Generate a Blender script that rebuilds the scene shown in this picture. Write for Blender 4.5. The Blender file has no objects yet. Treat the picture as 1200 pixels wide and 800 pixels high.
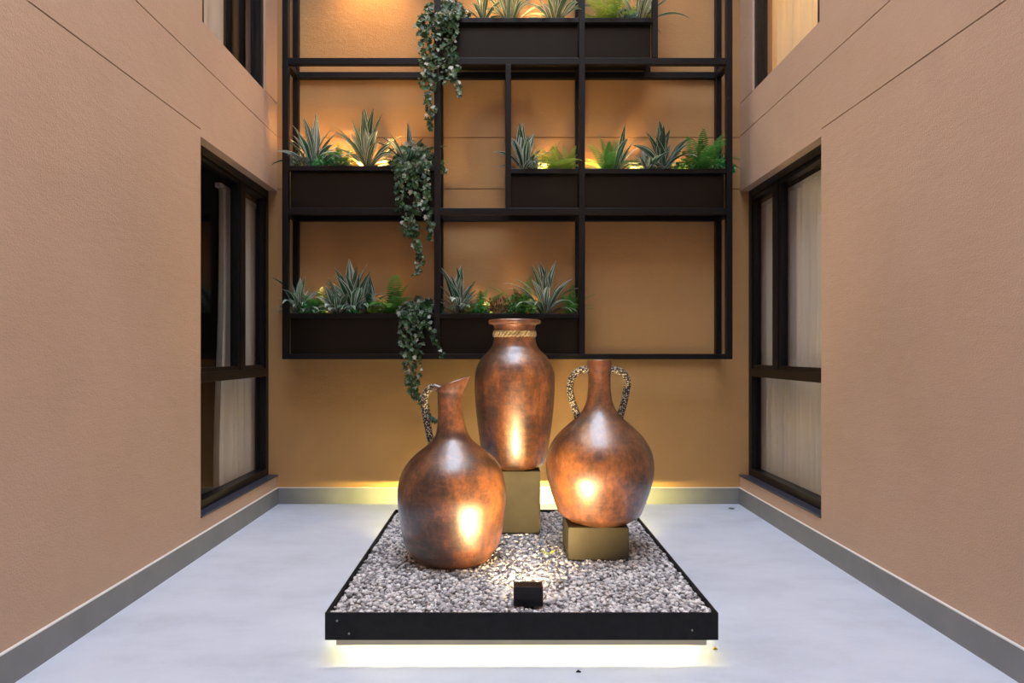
import bpy, bmesh, math, random
import numpy as np
from mathutils import Vector, Matrix

random.seed(7); rng = np.random.default_rng(7)
S = bpy.context.scene
C = S.collection
PI = math.pi

# ---------------------------------------------------------------- camera, sky, light, exposure
F = 750.0; CX, CY, CH = 588.0, 413.0, 1.2          # focal length in px, vanishing point, eye height
cam = bpy.data.objects.new('camera', bpy.data.cameras.new('camera'))
C.objects.link(cam); S.camera = cam
cam.data.sensor_width = 36; cam.data.lens = F / 1200 * 36
cam.data.shift_x = (600 - CX) / 1200; cam.data.shift_y = (CY - 400) / 1200
cam.location = (0, 0, CH); cam.rotation_euler = (PI / 2, 0, 0)
cam.data.clip_start = 0.02

SKY = (0.72, 0.83, 1.0); SKY_STRENGTH = 9.5
WALL_TOP = 9.0; REAR = -1.6
world = bpy.data.worlds.new('sky'); S.world = world; world.use_nodes = True
bg = world.node_tree.nodes['Background']
bg.inputs[0].default_value = (*SKY, 1); bg.inputs[1].default_value = SKY_STRENGTH
XL, XR, YB = -1.783, 1.892, 5.085                    # left wall, right wall, back wall
def area_light(name, loc, target, size, power, col, size_y=None, portal=False, spread=None):
    l = bpy.data.lights.new(name, 'AREA'); l.energy = power; l.color = col
    l.shape = 'RECTANGLE'; l.size = size; l.size_y = size_y or size
    if spread: l.spread = spread
    o = bpy.data.objects.new(name, l); C.objects.link(o); o.location = loc
    d = Vector(target) - Vector(loc)
    o.rotation_euler = d.to_track_quat('-Z', 'Y').to_euler()
    if portal: l.cycles.is_portal = True
    return o
area_light('sky_portal', ((XL + XR) / 2, (REAR + YB) / 2, WALL_TOP), ((XL + XR) / 2, (REAR + YB) / 2 + .0001, 0),
           XR - XL, 1, (1, 1, 1), YB - REAR, portal=True)
S.view_settings.view_transform = 'Standard'; S.view_settings.look = 'None'
S.view_settings.gamma = 1; S.view_settings.use_curve_mapping = False
S.view_settings.exposure = -0.02

WASH = 24.0         # unseen linear washers added to brighten the side walls
FLOOD = 28.0         # little floodlight on the gravel
UP = 30.0             # planter uplights, most of them added
LED = 95.0           # strip under the tray

# ---------------------------------------------------------------- materials
class NT:
    def __init__(s, name):
        s.m = bpy.data.materials.new(name); s.m.use_nodes = True
        s.t = s.m.node_tree; s.b = s.t.nodes['Principled BSDF']; s.out = s.t.nodes['Material Output']
    def n(s, typ, **kw):
        nd = s.t.nodes.new(typ)
        for k, v in kw.items():
            if k in nd.inputs.keys() if isinstance(k, str) else False: pass
            setattr(nd, k, v)
        return nd
    def l(s, a, b): s.t.links.new(a, b)
    def val(s, **kw):
        for k, v in kw.items():
            s.b.inputs[k.replace('_', ' ')].default_value = v
    def noise(s, scale, detail=4, rough=.55, coord='Object', stretch=None, dist=0):
        tc = s.n('ShaderNodeTexCoord'); no = s.n('ShaderNodeTexNoise')
        no.inputs['Scale'].default_value = scale; no.inputs['Detail'].default_value = detail
        no.inputs['Roughness'].default_value = rough; no.inputs['Distortion'].default_value = dist
        if stretch:
            mp = s.n('ShaderNodeMapping'); mp.inputs['Scale'].default_value = stretch
            s.l(tc.outputs[coord], mp.inputs[0]); s.l(mp.outputs[0], no.inputs['Vector'])
        else: s.l(tc.outputs[coord], no.inputs['Vector'])
        return no.outputs['Fac']
    def ramp(s, fac, stops):
        r = s.n('ShaderNodeValToRGB'); e = r.color_ramp.elements
        while len(e) < len(stops): e.new(.5)
        for el, (p, c) in zip(e, stops): el.position = p; el.color = (*c, 1)
        s.l(fac, r.inputs[0]); return r.outputs[0]
    def mix(s, fac, a, b, mode='MIX'):
        x = s.n('ShaderNodeMix'); x.data_type = 'RGBA'; x.blend_type = mode
        for sock, v in ((x.inputs[0], fac), (x.inputs[6], a), (x.inputs[7], b)):
            if isinstance(v, (int, float)): sock.default_value = v
            elif isinstance(v, tuple): sock.default_value = (*v, 1)
            else: s.l(v, sock)
        return x.outputs[2]
    def math(s, op, a, b=0.0, c=None):
        x = s.n('ShaderNodeMath'); x.operation = op
        for i, v in enumerate((a, b) if c is None else (a, b, c)):
            if isinstance(v, (int, float)): x.inputs[i].default_value = v
            else: s.l(v, x.inputs[i])
        return x.outputs[0]
    def bump(s, h, strength, dist=.01):
        bp = s.n('ShaderNodeBump'); bp.inputs['Strength'].default_value = strength
        bp.inputs['Distance'].default_value = dist
        s.l(h, bp.inputs['Height']); s.l(bp.outputs[0], s.b.inputs['Normal'])
    def base(s, sock): s.l(sock, s.b.inputs['Base Color'])

M = {}
def simple(name, col, rough=.5, metal=0.0, spec=.5):
    x = NT(name); x.val(Base_Color=(*col, 1), Roughness=rough, Metallic=metal, Specular_IOR_Level=spec)
    M[name] = x.m; return x
# stucco
def stucco(name, lo, hi, dk):
    x = NT(name); big = x.noise(.9, 5, .6); fine = x.noise(140, 3, .6); mid = x.noise(11, 6, .7, stretch=(1, .6, 1.7))
    c = x.mix(x.math('MULTIPLY', mid, .16), x.ramp(big, [(.3, lo), (.7, hi)]), dk)
    x.base(c); x.val(Roughness=.85, Specular_IOR_Level=.25)
    x.bump(x.math('ADD', fine, x.math('MULTIPLY', mid, 1.3)), .42, .009); M[name] = x.m
stucco('stucco', (.485, .335, .240), (.55, .385, .285), (.42, .29, .21))
stucco('stucco_warm_light', (.40, .230, .095), (.46, .270, .120), (.34, .19, .08))  # side-wall stucco with the rack's warm light and shade put into its colour
# floor microcement
x = NT('microcement'); a = x.noise(1.6, 9, .68, stretch=(1, 1.8, 1)); b = x.noise(11, 4, .6)
c = x.ramp(a, [(.3, (.46, .50, .585)), (.5, (.55, .595, .69)), (.72, (.61, .655, .75))])
c = x.mix(x.math('MULTIPLY', b, .2), c, (.45, .49, .575))
x.base(c); x.val(Roughness=.62, Specular_IOR_Level=.35); x.bump(b, .05, .004); M['microcement'] = x.m
x = NT('baseboard_grey'); c = x.ramp(x.noise(6, 4), [(.3, (.17, .18, .19)), (.7, (.21, .215, .225))]); x.base(c); x.val(Roughness=.5); M['baseboard_grey'] = x.m
simple('pale_bead', (.75, .74, .72), .4)
simple('black_steel', (.005, .0048, .006), .40, .0, .25)
x = NT('black_tray'); c = x.ramp(x.noise(30, 5), [(.35, (.003, .0035, .004)), (.75, (.009, .0095, .011))]); x.base(c); x.val(Roughness=.42, Specular_IOR_Level=.25); M['black_tray'] = x.m
simple('planter_steel', (.006, .005, .0035), .28, 0, .25)
simple('window_black', (.005, .005, .006), .35, 0, .3)
simple('sill_stone', (.035, .040, .062), .35)
simple('soil', (.02, .013, .009), .95)
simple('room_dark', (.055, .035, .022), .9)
simple('rail_cream', (.62, .58, .45), .6)
simple('bolt_grey', (.3, .3, .3), .4, .8)
simple('yellow_scrap', (.45, .33, .03), .7)
x = NT('pedestal'); c = x.ramp(x.noise(7, 5), [(.3, (.042, .036, .020)), (.7, (.06, .052, .030))]); x.base(c); x.val(Roughness=.75); x.bump(x.noise(120, 2), .12, .003); M['pedestal'] = x.m
# burnished copper-brown pottery
def pottery(name, seed):
    x = NT(name)
    tc = x.n('ShaderNodeTexCoord'); mp = x.n('ShaderNodeMapping'); mp.inputs['Location'].default_value = (seed, seed * 2, seed * 3)
    x.l(tc.outputs['Object'], mp.inputs[0])
    def nz(scale, det, rough, stretch, dist=0):
        m2 = x.n('ShaderNodeMapping'); m2.inputs['Scale'].default_value = stretch; x.l(mp.outputs[0], m2.inputs[0])
        no = x.n('ShaderNodeTexNoise'); no.inputs['Scale'].default_value = scale; no.inputs['Detail'].default_value = det
        no.inputs['Roughness'].default_value = rough; no.inputs['Distortion'].default_value = dist
        x.l(m2.outputs[0], no.inputs['Vector']); return no.outputs['Fac']
    patch = nz(9, 10, .78, (1, 1, .75), .15); streak = nz(26, 7, .75, (2.0, 2.0, .45), .1); ring = nz(9, 5, .7, (.6, .6, 3.5), .5); big = nz(2.2, 3, .5, (1, 1, 1))
    patch = x.math('ADD', x.math('MULTIPLY', patch, .75), x.math('MULTIPLY', big, .25))
    c = x.ramp(patch, [(.35, (.012, .007, .007)), (.45, (.062, .024, .012)), (.53, (.18, .062, .018)), (.63, (.32, .125, .034)), (.77, (.46, .225, .085))])
    c = x.mix(x.math('MULTIPLY', x.ramp(streak, [(.46, (0, 0, 0)), (.66, (1, 1, 1))]), .55), c, (.06, .022, .012))
    c = x.mix(x.math('MULTIPLY', x.ramp(ring, [(.5, (0, 0, 0)), (.7, (1, 1, 1))]), .12), c, (.56, .25, .12))
    x.base(c); x.val(Metallic=.2, Specular_IOR_Level=.8, Coat_Weight=1.0, Coat_Roughness=.22, Coat_IOR=1.6)
    r = x.n('ShaderNodeMapRange'); r.inputs['To Min'].default_value = .26; r.inputs['To Max'].default_value = .46
    x.l(streak, r.inputs[0]); x.l(r.outputs[0], x.b.inputs['Roughness'])
    x.bump(x.math('ADD', x.math('MULTIPLY', streak, .6), x.math('ADD', x.math('MULTIPLY', ring, .25), x.math('MULTIPLY', patch, 1.2))), .28, .012)
    M[name] = x.m
for i, n in enumerate(('pottery_jug', 'pottery_vase', 'pottery_amphora')): pottery(n, 1.7 + 3.1 * i)
x = NT('woven_wrap'); tc = x.n('ShaderNodeTexCoord'); v = x.n('ShaderNodeTexVoronoi'); v.inputs['Scale'].default_value = 135; v.feature = 'F1'
x.l(tc.outputs['Object'], v.inputs['Vector'])
c = x.ramp(v.outputs['Distance'], [(.20, (.60, .55, .44)), (.40, (.22, .19, .13)), (.50, (.012, .010, .009))]); x.base(c)
x.val(Roughness=.7); x.bump(v.outputs['Distance'], -.6, .006); M['woven_wrap'] = x.m
x = NT('rope'); c = x.ramp(x.noise(60, 3, coord='Object'), [(.3, (.20, .15, .08)), (.7, (.46, .38, .24))]); x.base(c); x.val(Roughness=.85); M['rope'] = x.m
# gravel
x = NT('gravel'); g = x.n('ShaderNodeNewGeometry')
c = x.ramp(g.outputs['Random Per Island'], [(0, (.10, .10, .11)), (.22, (.31, .305, .32)), (.5, (.54, .53, .545)), (.78, (.73, .715, .71)), (1, (.88, .87, .86))])
c = x.mix(x.math('MULTIPLY', x.noise(160, 3), .25), c, (.34, .31, .30)); x.base(c); x.val(Roughness=.75); M['gravel'] = x.m
# leaves: uv.x runs across the blade, uv.y along it
def leafmat(name, green, dark, stripe, amount, margin, trans=.25, rough=.42):
    x = NT(name); uv = x.n('ShaderNodeUVMap'); sp = x.n('ShaderNodeSeparateXYZ'); x.l(uv.outputs[0], sp.inputs[0])
    oi = x.n('ShaderNodeObjectInfo')
    c = x.mix(oi.outputs['Random'], green, dark)
    if amount > 0:
        cmb = x.n('ShaderNodeCombineXYZ'); x.l(x.math('MULTIPLY', sp.outputs[0], 9.0), cmb.inputs[0])
        x.l(x.math('MULTIPLY', sp.outputs[1], .7), cmb.inputs[1]); x.l(x.math('MULTIPLY', oi.outputs['Random'], 40.0), cmb.inputs[2])
        no = x.n('ShaderNodeTexNoise'); no.inputs['Scale'].default_value = 1.0; no.inputs['Detail'].default_value = 1
        x.l(cmb.outputs[0], no.inputs['Vector'])
        s = x.ramp(no.outputs['Fac'], [(.56 - amount * .2, (0, 0, 0)), (.60 - amount * .2, (1, 1, 1))])
        ed = x.math('ABSOLUTE', x.math('SUBTRACT', sp.outputs[0], .5))
        e = x.ramp(ed, [(.5 - margin, (0, 0, 0)), (.5 - margin + .04, (1, 1, 1))])
        c = x.mix(x.math('MULTIPLY', s, .8), c, stripe); c = x.mix(e, c, stripe)
    x.base(c); x.val(Roughness=rough, Specular_IOR_Level=.5)
    tr = x.n('ShaderNodeBsdfTranslucent'); x.l(c, tr.inputs[0])
    ms = x.n('ShaderNodeMixShader'); ms.inputs[0].default_value = trans
    x.l(x.b.outputs[0], ms.inputs[1]); x.l(tr.outputs[0], ms.inputs[2]); x.l(ms.outputs[0], x.out.inputs[0])
    M[name] = x.m
leafmat('leaf_white', (.040, .135, .050), (.015, .070, .028), (.74, .79, .72), .12, .085)
leafmat('leaf_cream', (.07, .15, .05), (.028, .090, .032), (.76, .75, .56), .20, .10)
leafmat('leaf_dark', (.022, .080, .036), (.012, .050, .026), (.50, .60, .52), .05, .06)
leafmat('frond_green', (.11, .33, .055), (.05, .20, .035), (0, 0, 0), 0, 0, .3)
leafmat('frond_yellow', (.36, .46, .065), (.20, .36, .05), (0, 0, 0), 0, 0, .35)
def islandleaf(name, stops, trans=.25):
    x = NT(name); g = x.n('ShaderNodeNewGeometry'); c = x.ramp(g.outputs['Random Per Island'], stops); x.base(c)
    x.val(Roughness=.42)
    tr = x.n('ShaderNodeBsdfTranslucent'); x.l(c, tr.inputs[0]); ms = x.n('ShaderNodeMixShader'); ms.inputs[0].default_value = trans
    x.l(x.b.outputs[0], ms.inputs[1]); x.l(tr.outputs[0], ms.inputs[2]); x.l(ms.outputs[0], x.out.inputs[0]); M[name] = x.m
islandleaf('ivy_leaf', [(0, (.014, .040, .016)), (.5, (.03, .085, .028)), (.76, (.06, .14, .045)), (.88, (.25, .32, .24)), (1, (.62, .65, .60))])
islandleaf('sprig_leaf', [(0, (.02, .17, .045)), (.6, (.06, .42, .11)), (1, (.36, .66, .34))])
islandleaf('sprig_pale', [(0, (.05, .12, .09)), (.6, (.16, .27, .22)), (1, (.42, .50, .44))])
islandleaf('sprig_lime', [(0, (.10, .20, .03)), (.6, (.28, .38, .06)), (1, (.55, .58, .22))])
islandleaf('sprig_red', [(0, (.10, .04, .025)), (.6, (.22, .10, .05)), (1, (.34, .30, .16))])
simple('stem', (.06, .05, .025), .8)
# glass and curtains
x = NT('glass'); tr = x.n('ShaderNodeBsdfTransparent'); tr.inputs[0].default_value = (.96, .97, .97, 1); gl = x.n('ShaderNodeBsdfGlossy'); gl.inputs['Roughness'].default_value = .02
lw = x.n('ShaderNodeLayerWeight'); ms = x.n('ShaderNodeMixShader')
x.l(x.math('MULTIPLY_ADD', x.math('POWER', lw.outputs['Facing'], 5.0), .8, .03), ms.inputs[0]); x.l(tr.outputs[0], ms.inputs[1]); x.l(gl.outputs[0], ms.inputs[2]); x.l(ms.outputs[0], x.out.inputs[0]); M['glass'] = x.m
def curtainmat(name, col, trans):
    x = NT(name); c = x.mix(x.math('MULTIPLY', x.noise(3, 4, stretch=(8, 8, 1)), .3), col, tuple(v * .8 for v in col)); x.base(c); x.val(Roughness=.9, Specular_IOR_Level=.1)
    tr = x.n('ShaderNodeBsdfTranslucent'); x.l(c, tr.inputs[0]); ms = x.n('ShaderNodeMixShader'); ms.inputs[0].default_value = trans
    x.l(x.b.outputs[0], ms.inputs[1]); x.l(tr.outputs[0], ms.inputs[2]); x.l(ms.outputs[0], x.out.inputs[0]); M[name] = x.m
curtainmat('sheer', (.92, .84, .75), .3); curtainmat('warm_sheer', (.86, .76, .62), .5)
def emit(name, col, strength):
    x = NT(name); x.val(Base_Color=(*col, 1)); x.b.inputs['Emission Color'].default_value = (*col, 1); x.b.inputs['Emission Strength'].default_value = strength; M[name] = x.m
emit('led_warm', (1.0, .88, .50), LED); emit('lamp_lens', (1.0, .72, .38), 8.0); emit('added_wash_lens', (1.0, .92, .82), 1.5)

# ---------------------------------------------------------------- mesh helpers
def obj(name, verts, faces, mat, parent=None, smooth=False, uv=None, loc=None):
    me = bpy.data.meshes.new(name); me.from_pydata([tuple(v) for v in verts], [], [tuple(f) for f in faces]); me.update()
    if smooth: me.polygons.foreach_set('use_smooth', [True] * len(me.polygons))
    if uv is not None:
        ul = me.uv_layers.new(name='UVMap'); li = np.zeros(len(me.loops), dtype=np.int32); me.loops.foreach_get('vertex_index', li)
        ul.data.foreach_set('uv', np.asarray(uv, dtype=np.float32)[li].ravel())
    me.materials.append(M[mat] if isinstance(mat, str) else mat)
    o = bpy.data.objects.new(name, me); C.objects.link(o)
    if parent: o.parent = parent
    if loc is not None: o.location = loc
    return o
BF = [(0, 3, 2, 1), (4, 5, 6, 7), (0, 1, 5, 4), (1, 2, 6, 5), (2, 3, 7, 6), (3, 0, 4, 7)]
class MB:
    def __init__(s): s.v = []; s.f = []
    def add(s, v, f):
        n = len(s.v); s.v += [tuple(p) for p in v]; s.f += [tuple(i + n for i in q) for q in f]; return s
    def box(s, x0, x1, y0, y1, z0, z1):
        return s.add([(x0, y0, z0), (x1, y0, z0), (x1, y1, z0), (x0, y1, z0), (x0, y0, z1), (x1, y0, z1), (x1, y1, z1), (x0, y1, z1)], BF)
    def tube(s, pts, r, n=8, cap=True):
        pts = [Vector(p) for p in pts]; rs = r if isinstance(r, (list, tuple)) else [r] * len(pts); rings = []; up = Vector((0, 1, 0.01))
        for i, p in enumerate(pts):
            d = (pts[min(i + 1, len(pts) - 1)] - pts[max(i - 1, 0)]).normalized()
            a = d.cross(up)
            if a.length < 1e-4: a = d.cross(Vector((1, 0, 0)))
            a.normalize(); b = d.cross(a).normalized(); up = a.cross(d)
            rings.append([p + (a * math.cos(2 * PI * k / n) + b * math.sin(2 * PI * k / n)) * rs[i] for k in range(n)])
        v = [q for rg in rings for q in rg]; f = []
        for i in range(len(pts) - 1):
            for k in range(n): f.append((i * n + k, i * n + (k + 1) % n, (i + 1) * n + (k + 1) % n, (i + 1) * n + k))
        if cap: f.append(tuple(range(n - 1, -1, -1))); f.append(tuple((len(pts) - 1) * n + k for k in range(n)))
        return s.add(v, f)
    def build(s, name, mat, parent=None, smooth=False, bevel=0.0, loc=None):
        v = s.v
        if loc is not None: v = [(p[0] - loc[0], p[1] - loc[1], p[2] - loc[2]) for p in v]
        o = obj(name, v, s.f, mat, parent, smooth, loc=loc)
        if bevel:
            bm = bmesh.new(); bm.from_mesh(o.data)
            bmesh.ops.bevel(bm, geom=list(bm.edges), offset=bevel, segments=2, affect='EDGES', profile=.5)
            bm.to_mesh(o.data); bm.free()
        return o
def box(name, mat, b, parent=None, bevel=0.0): return MB().box(*b).build(name, mat, parent, bevel=bevel)
def empty(name, loc=(0, 0, 0)):
    o = bpy.data.objects.new(name, None); C.objects.link(o); o.location = loc; o.empty_display_size = .05; return o
def tag(o, label, cat, group=None):
    o['label'] = label; o['category'] = cat
    if group: o['group'] = group
    return o
def struct(o, label=None):
    o['kind'] = 'structure'
    if label: o['label'] = label
    return o
def Px(px, py, Y): return Vector(((px - CX) / F * Y, Y, CH - (py - CY) / F * Y))

# ---------------------------------------------------------------- setting
fl = struct(box('floor', 'microcement', (XL - .15, XR + .15, REAR - .2, YB + .2, -.12, 0)), 'pale blue-grey seamless microcement floor')
G1, G2, GS, HEAD, SILLZ = 2.523, 2.915, 3.170, 2.480, .232
YN_, YU0, YU1, UTOP = 3.79, 3.81, 4.83, 5.3
T = .15; g = .0035
def side_wall(name, X, sgn, label):
    """sgn -1: wall stands at x<X ; +1: at x>X"""
    def xx(a, b): return (X + sgn * a, X + sgn * b) if sgn > 0 else (X - b, X - a)
    root = MB()
    for z in (G1, G2): root.box(*xx(.012, T), REAR, YB, z - .02, z + .02)
    root = root.build(name, 'stucco'); struct(root, label)
    def panel(*bs):
        m = MB()
        for (y0, y1, z0, z1, *d) in bs: m.box(*xx(0, d[0] if d else T), y0, y1, z0, z1)
        return m.build('panel', 'stucco', root)
    panel((REAR, YN_, 0, G1 - g))
    panel((YN_, YB, 0, SILLZ - .012))
    panel((REAR, YB, G1 + g, G2 - g), (YN_, YB, HEAD, G1 + g))
    panel((REAR, YB, G2 + g, GS - .1), (REAR, YU0, GS - .1, WALL_TOP), (YU0, YU1, GS - .1, GS, .014), (YU1, YB, GS - .1, GS), (YU0, YU1, UTOP, WALL_TOP))
    panel((YU1, YB, GS + 2 * g, WALL_TOP))
    MB().box(*xx(.012, T), YU1, YB, GS, GS + 2 * g).build('joint_backing', 'stucco', root)
    return root
side_wall('wall_left', XL, -1, 'terracotta stucco wall with scored joints and the half-curtained window')
side_wall('wall_right', XR, 1, 'terracotta stucco wall with scored joints and the fully curtained window')
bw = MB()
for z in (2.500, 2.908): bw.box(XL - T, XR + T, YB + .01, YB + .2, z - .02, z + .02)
bw = struct(bw.build('wall_back', 'stucco_warm_light'), 'terracotta stucco back wall behind the plant rack')
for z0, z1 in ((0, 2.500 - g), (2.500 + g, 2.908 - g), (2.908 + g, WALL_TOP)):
    box('panel', 'stucco_warm_light', (XL - T, XR + T, YB, YB + .2, z0, z1), bw)
struct(box('wall_rear', 'stucco', (XL - T, XR + T, REAR - .2, REAR, 0, WALL_TOP)))
BH = .127
def baseboard(name, b, bead):
    o = struct(box(name, 'baseboard_grey', b)); box('top_bead', 'pale_bead', bead, o)
baseboard('baseboard_left', (XL, XL + .012, REAR, YB, 0, BH), (XL, XL + .0135, REAR, YB, BH, BH + .005))
baseboard('baseboard_right', (XR - .012, XR, REAR, YB, 0, BH), (XR - .0135, XR, REAR, YB, BH, BH + .005))
baseboard('baseboard_back', (XL + .012, XR - .012, YB - .012, YB, 0, BH), (XL + .0135, XR - .0135, YB - .0135, YB, BH, BH + .004))

# windows: n, wall X, direction, y0, y1, z0, z1
def window(n, X, s, y0, y1, z0, z1, transom, mull, sill, rec=.070):
    a, b, gl = X + s * rec, X + s * (rec + .075), X + s * (rec + .042)
    def bx(y0, y1, z0, z1, mb=None, a_=a, b_=b): return (mb or MB()).box(min(a_, b_), max(a_, b_), y0, y1, z0, z1)
    w = .055; m = MB()
    bx(y0, y1, z0, z0 + w, m); bx(y0, y1, z1 - w, z1, m); bx(y0, y0 + w, z0 + w, z1 - w, m); bx(y1 - w, y1, z0 + w, z1 - w, m)
    root = m.build('window_%d' % n, 'window_black'); struct(root, 'black framed window')
    bx(y0 + w, y1 - w, transom - .032, transom + .032, a_=a - s * .004).build('transom', 'window_black', root, bevel=.004)
    up0, up1 = transom + .032, z1 - w
    if mull: bx(mull - .04, mull + .04, up0, up1, a_=a + s * .005).build('mullion', 'window_black', root)
    for (p0, p1) in (((y0 + w, mull - .04), (mull + .04, y1 - w)) if mull else ((y0 + w, y1 - w),)):       # sashes of the upper lights
        sm = MB(); sw = .028
        for q in ((p0, p0 + sw, up0, up1), (p1 - sw, p1, up0, up1), (p0 + sw, p1 - sw, up0, up0 + sw), (p0 + sw, p1 - sw, up1 - sw, up1)):
            bx(*q, sm, a_=a + s * .012, b_=b - s * .01)
        sa = sm.build('sash', 'window_black', root)
        MB().box(gl - .003, gl + .003, p0 + sw, p1 - sw, up0 + sw, up1 - sw).build('pane', 'glass', sa)
    MB().box(gl - .003, gl + .003, y0 + w, y1 - w, z0 + w, transom - .032).build('pane', 'glass', root)
    if sill:
        q = (X - s * .006, X + s * .075)
        MB().box(min(q), max(q), YN_, YB, SILLZ - .012, SILLZ).build('sill', 'sill_stone', root)
    MB().box(min(b, b + s * .012), max(b, b + s * .012), y0, y1, z0, z0 + .03).build('bottom_trim', 'window_black', root)
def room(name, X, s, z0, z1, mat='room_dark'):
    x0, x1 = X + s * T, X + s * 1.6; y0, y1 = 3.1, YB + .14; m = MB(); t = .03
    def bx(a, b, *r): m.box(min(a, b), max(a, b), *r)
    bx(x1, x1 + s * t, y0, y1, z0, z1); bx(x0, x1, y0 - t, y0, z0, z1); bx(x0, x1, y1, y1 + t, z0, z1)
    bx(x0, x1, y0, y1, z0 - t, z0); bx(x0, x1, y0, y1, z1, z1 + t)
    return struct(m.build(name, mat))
def curtain(label, mat, X, y0, y1, z0, z1, wave=.030, period=.10, flare=0.0, group=None):
    ny = int((y1 - y0) / period * 8); nz = 12; v = []; f = []
    ph = random.random() * 6
    for j in range(nz + 1):
        t = j / nz; z = z0 + (z1 - z0) * t
        for i in range(ny + 1):
            u = i / ny; y = y0 + (y1 - y0) * u + flare * (1 - t) * (1 - u) * math.sin(3 * t + 1)
            a = wave * (math.sin(2 * PI * (y1 - y0) * u / period + ph + .5 * math.sin(3 * u * 6)) + .4 * math.sin(2 * PI * (y1 - y0) * u / period * .43 + 1.3 + .8 * t))
            v.append((X + a * (.75 + .25 * (1 - t)), y, z))
    for j in range(nz):
        for i in range(ny):
            k = j * (ny + 1) + i; f.append((k, k + 1, k + ny + 2, k + ny + 1))
    n = len(v); v2 = v + [(p[0] + .002, p[1], p[2]) for p in v]; f2 = f + [tuple(i + n for i in reversed(q)) for q in f]
    o = empty('curtain', (X, (y0 + y1) / 2, z0)); tag(o, label, 'curtain', group)
    fb = obj('fabric', [(p[0] - X, p[1] - (y0 + y1) / 2, p[2] - z0) for p in v2], f2, mat, o, True)
    MB().box(-.02, .02, -(y1 - y0) / 2 - .02, (y1 - y0) / 2 + .02, z1 - z0, z1 - z0 + .03).build('heading_tape', mat, o)
    return o
window(1, XL, -1, YN_, YB, SILLZ, HEAD, 1.045, 4.59, True)
window(2, XR, 1, YN_, YB, SILLZ, HEAD, 1.045, 4.60, True)
window(3, XL, -1, YU0, YU1, GS - .095, UTOP, 4.02, 4.25, False, .016)
window(4, XR, 1, YU0, YU1, GS - .095, UTOP, 4.02, None, False, .016)
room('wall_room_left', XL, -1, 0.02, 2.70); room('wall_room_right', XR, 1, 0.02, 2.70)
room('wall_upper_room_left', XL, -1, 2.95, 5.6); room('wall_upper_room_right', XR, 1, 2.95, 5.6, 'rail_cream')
curtain('cream sheer curtain half drawn behind the ground-floor window', 'sheer', XL - .205, 4.50, YB + .05, .12, 2.36, flare=-.10)
curtain('cream sheer curtain drawn fully across the ground-floor window', 'sheer', XR + .205, 3.35, YB + .05, .12, 2.36)
curtain('pale curtain gathered to one side of the dark upper window', 'sheer', XL - .178, 3.3, 4.535, 3.0, 5.2, wave=.012, period=.2)
curtain('warm glowing curtain drawn across the lit upper window', 'warm_sheer', XR + .180, 3.3, YB + .05, 3.0, 5.2, wave=.014, period=.14)
def point(name, loc, power, col, r=.05, parent=None):
    l = bpy.data.lights.new(name, 'POINT'); l.energy = power; l.color = col; l.shadow_soft_size = r
    o = bpy.data.objects.new(name, l); C.objects.link(o); o.location = loc
    if parent: o.parent = parent
    return o
point('room_light', (XR + 1.0, 4.3, 4.9), 190, (1, .78, .58), .15)
point('room_light', (XR + 1.2, 4.2, 1.7), 9, (1, .84, .66), .2)  # weak unseen lamp added to brighten the ground-floor curtain
# unseen linear washers added high on each side wall to brighten the wall opposite
def washer(xw, s_, target, label):
    t = empty('added_washer', (xw, 1.15, 5.2)); tag(t, label, 'lamp', 'added linear washers high on the side walls')
    MB().box(min(0, s_ * .07), max(0, s_ * .07), -2.6, 2.6, .0, .09).build('housing', 'black_steel', t)
    MB().box(min(s_ * .071, s_ * .074), max(s_ * .071, s_ * .074), -2.55, 2.55, .01, .07).build('lens', 'added_wash_lens', t)
    area_light('added_wash_light', (xw + s_ * .085, 1.15, 5.24), target, 5.1, WASH, (1, .88, .76), .06, spread=1.5)
washer(XR, -1, (XL, 1.15, 2.2), 'added long black linear washer high on the fully curtained window wall')
washer(XL, 1, (XR, 1.15, 2.2), 'added long black linear washer high on the half-curtained window wall')

tag(MB().tube([(0, 0, 0), (0, 0, .004)], .022, 16).build('floor_drain', 'bolt_grey', loc=(0, 0, 0)), 'tiny round drain in the floor near the back wall corner', 'drain').location = (1.765, 4.92, .0005)
sc = MB().tube([(-.008, 0, .003), (0, .004, .006), (.010, .0, .003)], [.002, .007, .002], 6).build('dry_scrap', 'yellow_scrap'); sc.location = Px(838, 761, 2.585); sc.location.z = 0.0
tag(sc, 'small yellow dry scrap on the lit floor by the tray corner', 'debris')
sc = MB().tube([(-.008, 0, .003), (0, .004, .005), (.010, .0, .003)], [.002, .005, .002], 6).build('dark_crumb', 'soil'); sc.location = (.287, 2.40, 0)
tag(sc, 'small dark crumb on the floor in front of the tray', 'debris')

# ---------------------------------------------------------------- gravel tray
TX0, TX1, TY0, TY1, ZT, ZB = -.680, .833, 2.460, 4.080, .200, .095
tray = empty('gravel_tray', ((TX0 + TX1) / 2, (TY0 + TY1) / 2, 0)); tag(tray, 'black steel tray of gravel on a recessed lit base', 'tray')
TO = Vector(tray.location)
def tp(name, mat, *b, bevel=0.0):
    m = MB()
    for q in b: m.box(*q)
    m.v = [tuple(Vector(p) - TO) for p in m.v]; return m.build(name, mat, tray, bevel=bevel)
lt = .008
tp('front_panel', 'black_tray', (TX0, TX1, TY0, TY0 + lt, ZB, ZT), bevel=.0015)
tp('back_panel', 'black_tray', (TX0, TX1, TY1 - lt, TY1, ZB, ZT), bevel=.0015)
tp('side_panel', 'black_tray', (TX0, TX0 + lt, TY0 + lt, TY1 - lt, ZB, ZT), bevel=.0015)
tp('side_panel', 'black_tray', (TX1 - lt, TX1, TY0 + lt, TY1 - lt, ZB, ZT), bevel=.0015)
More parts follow.
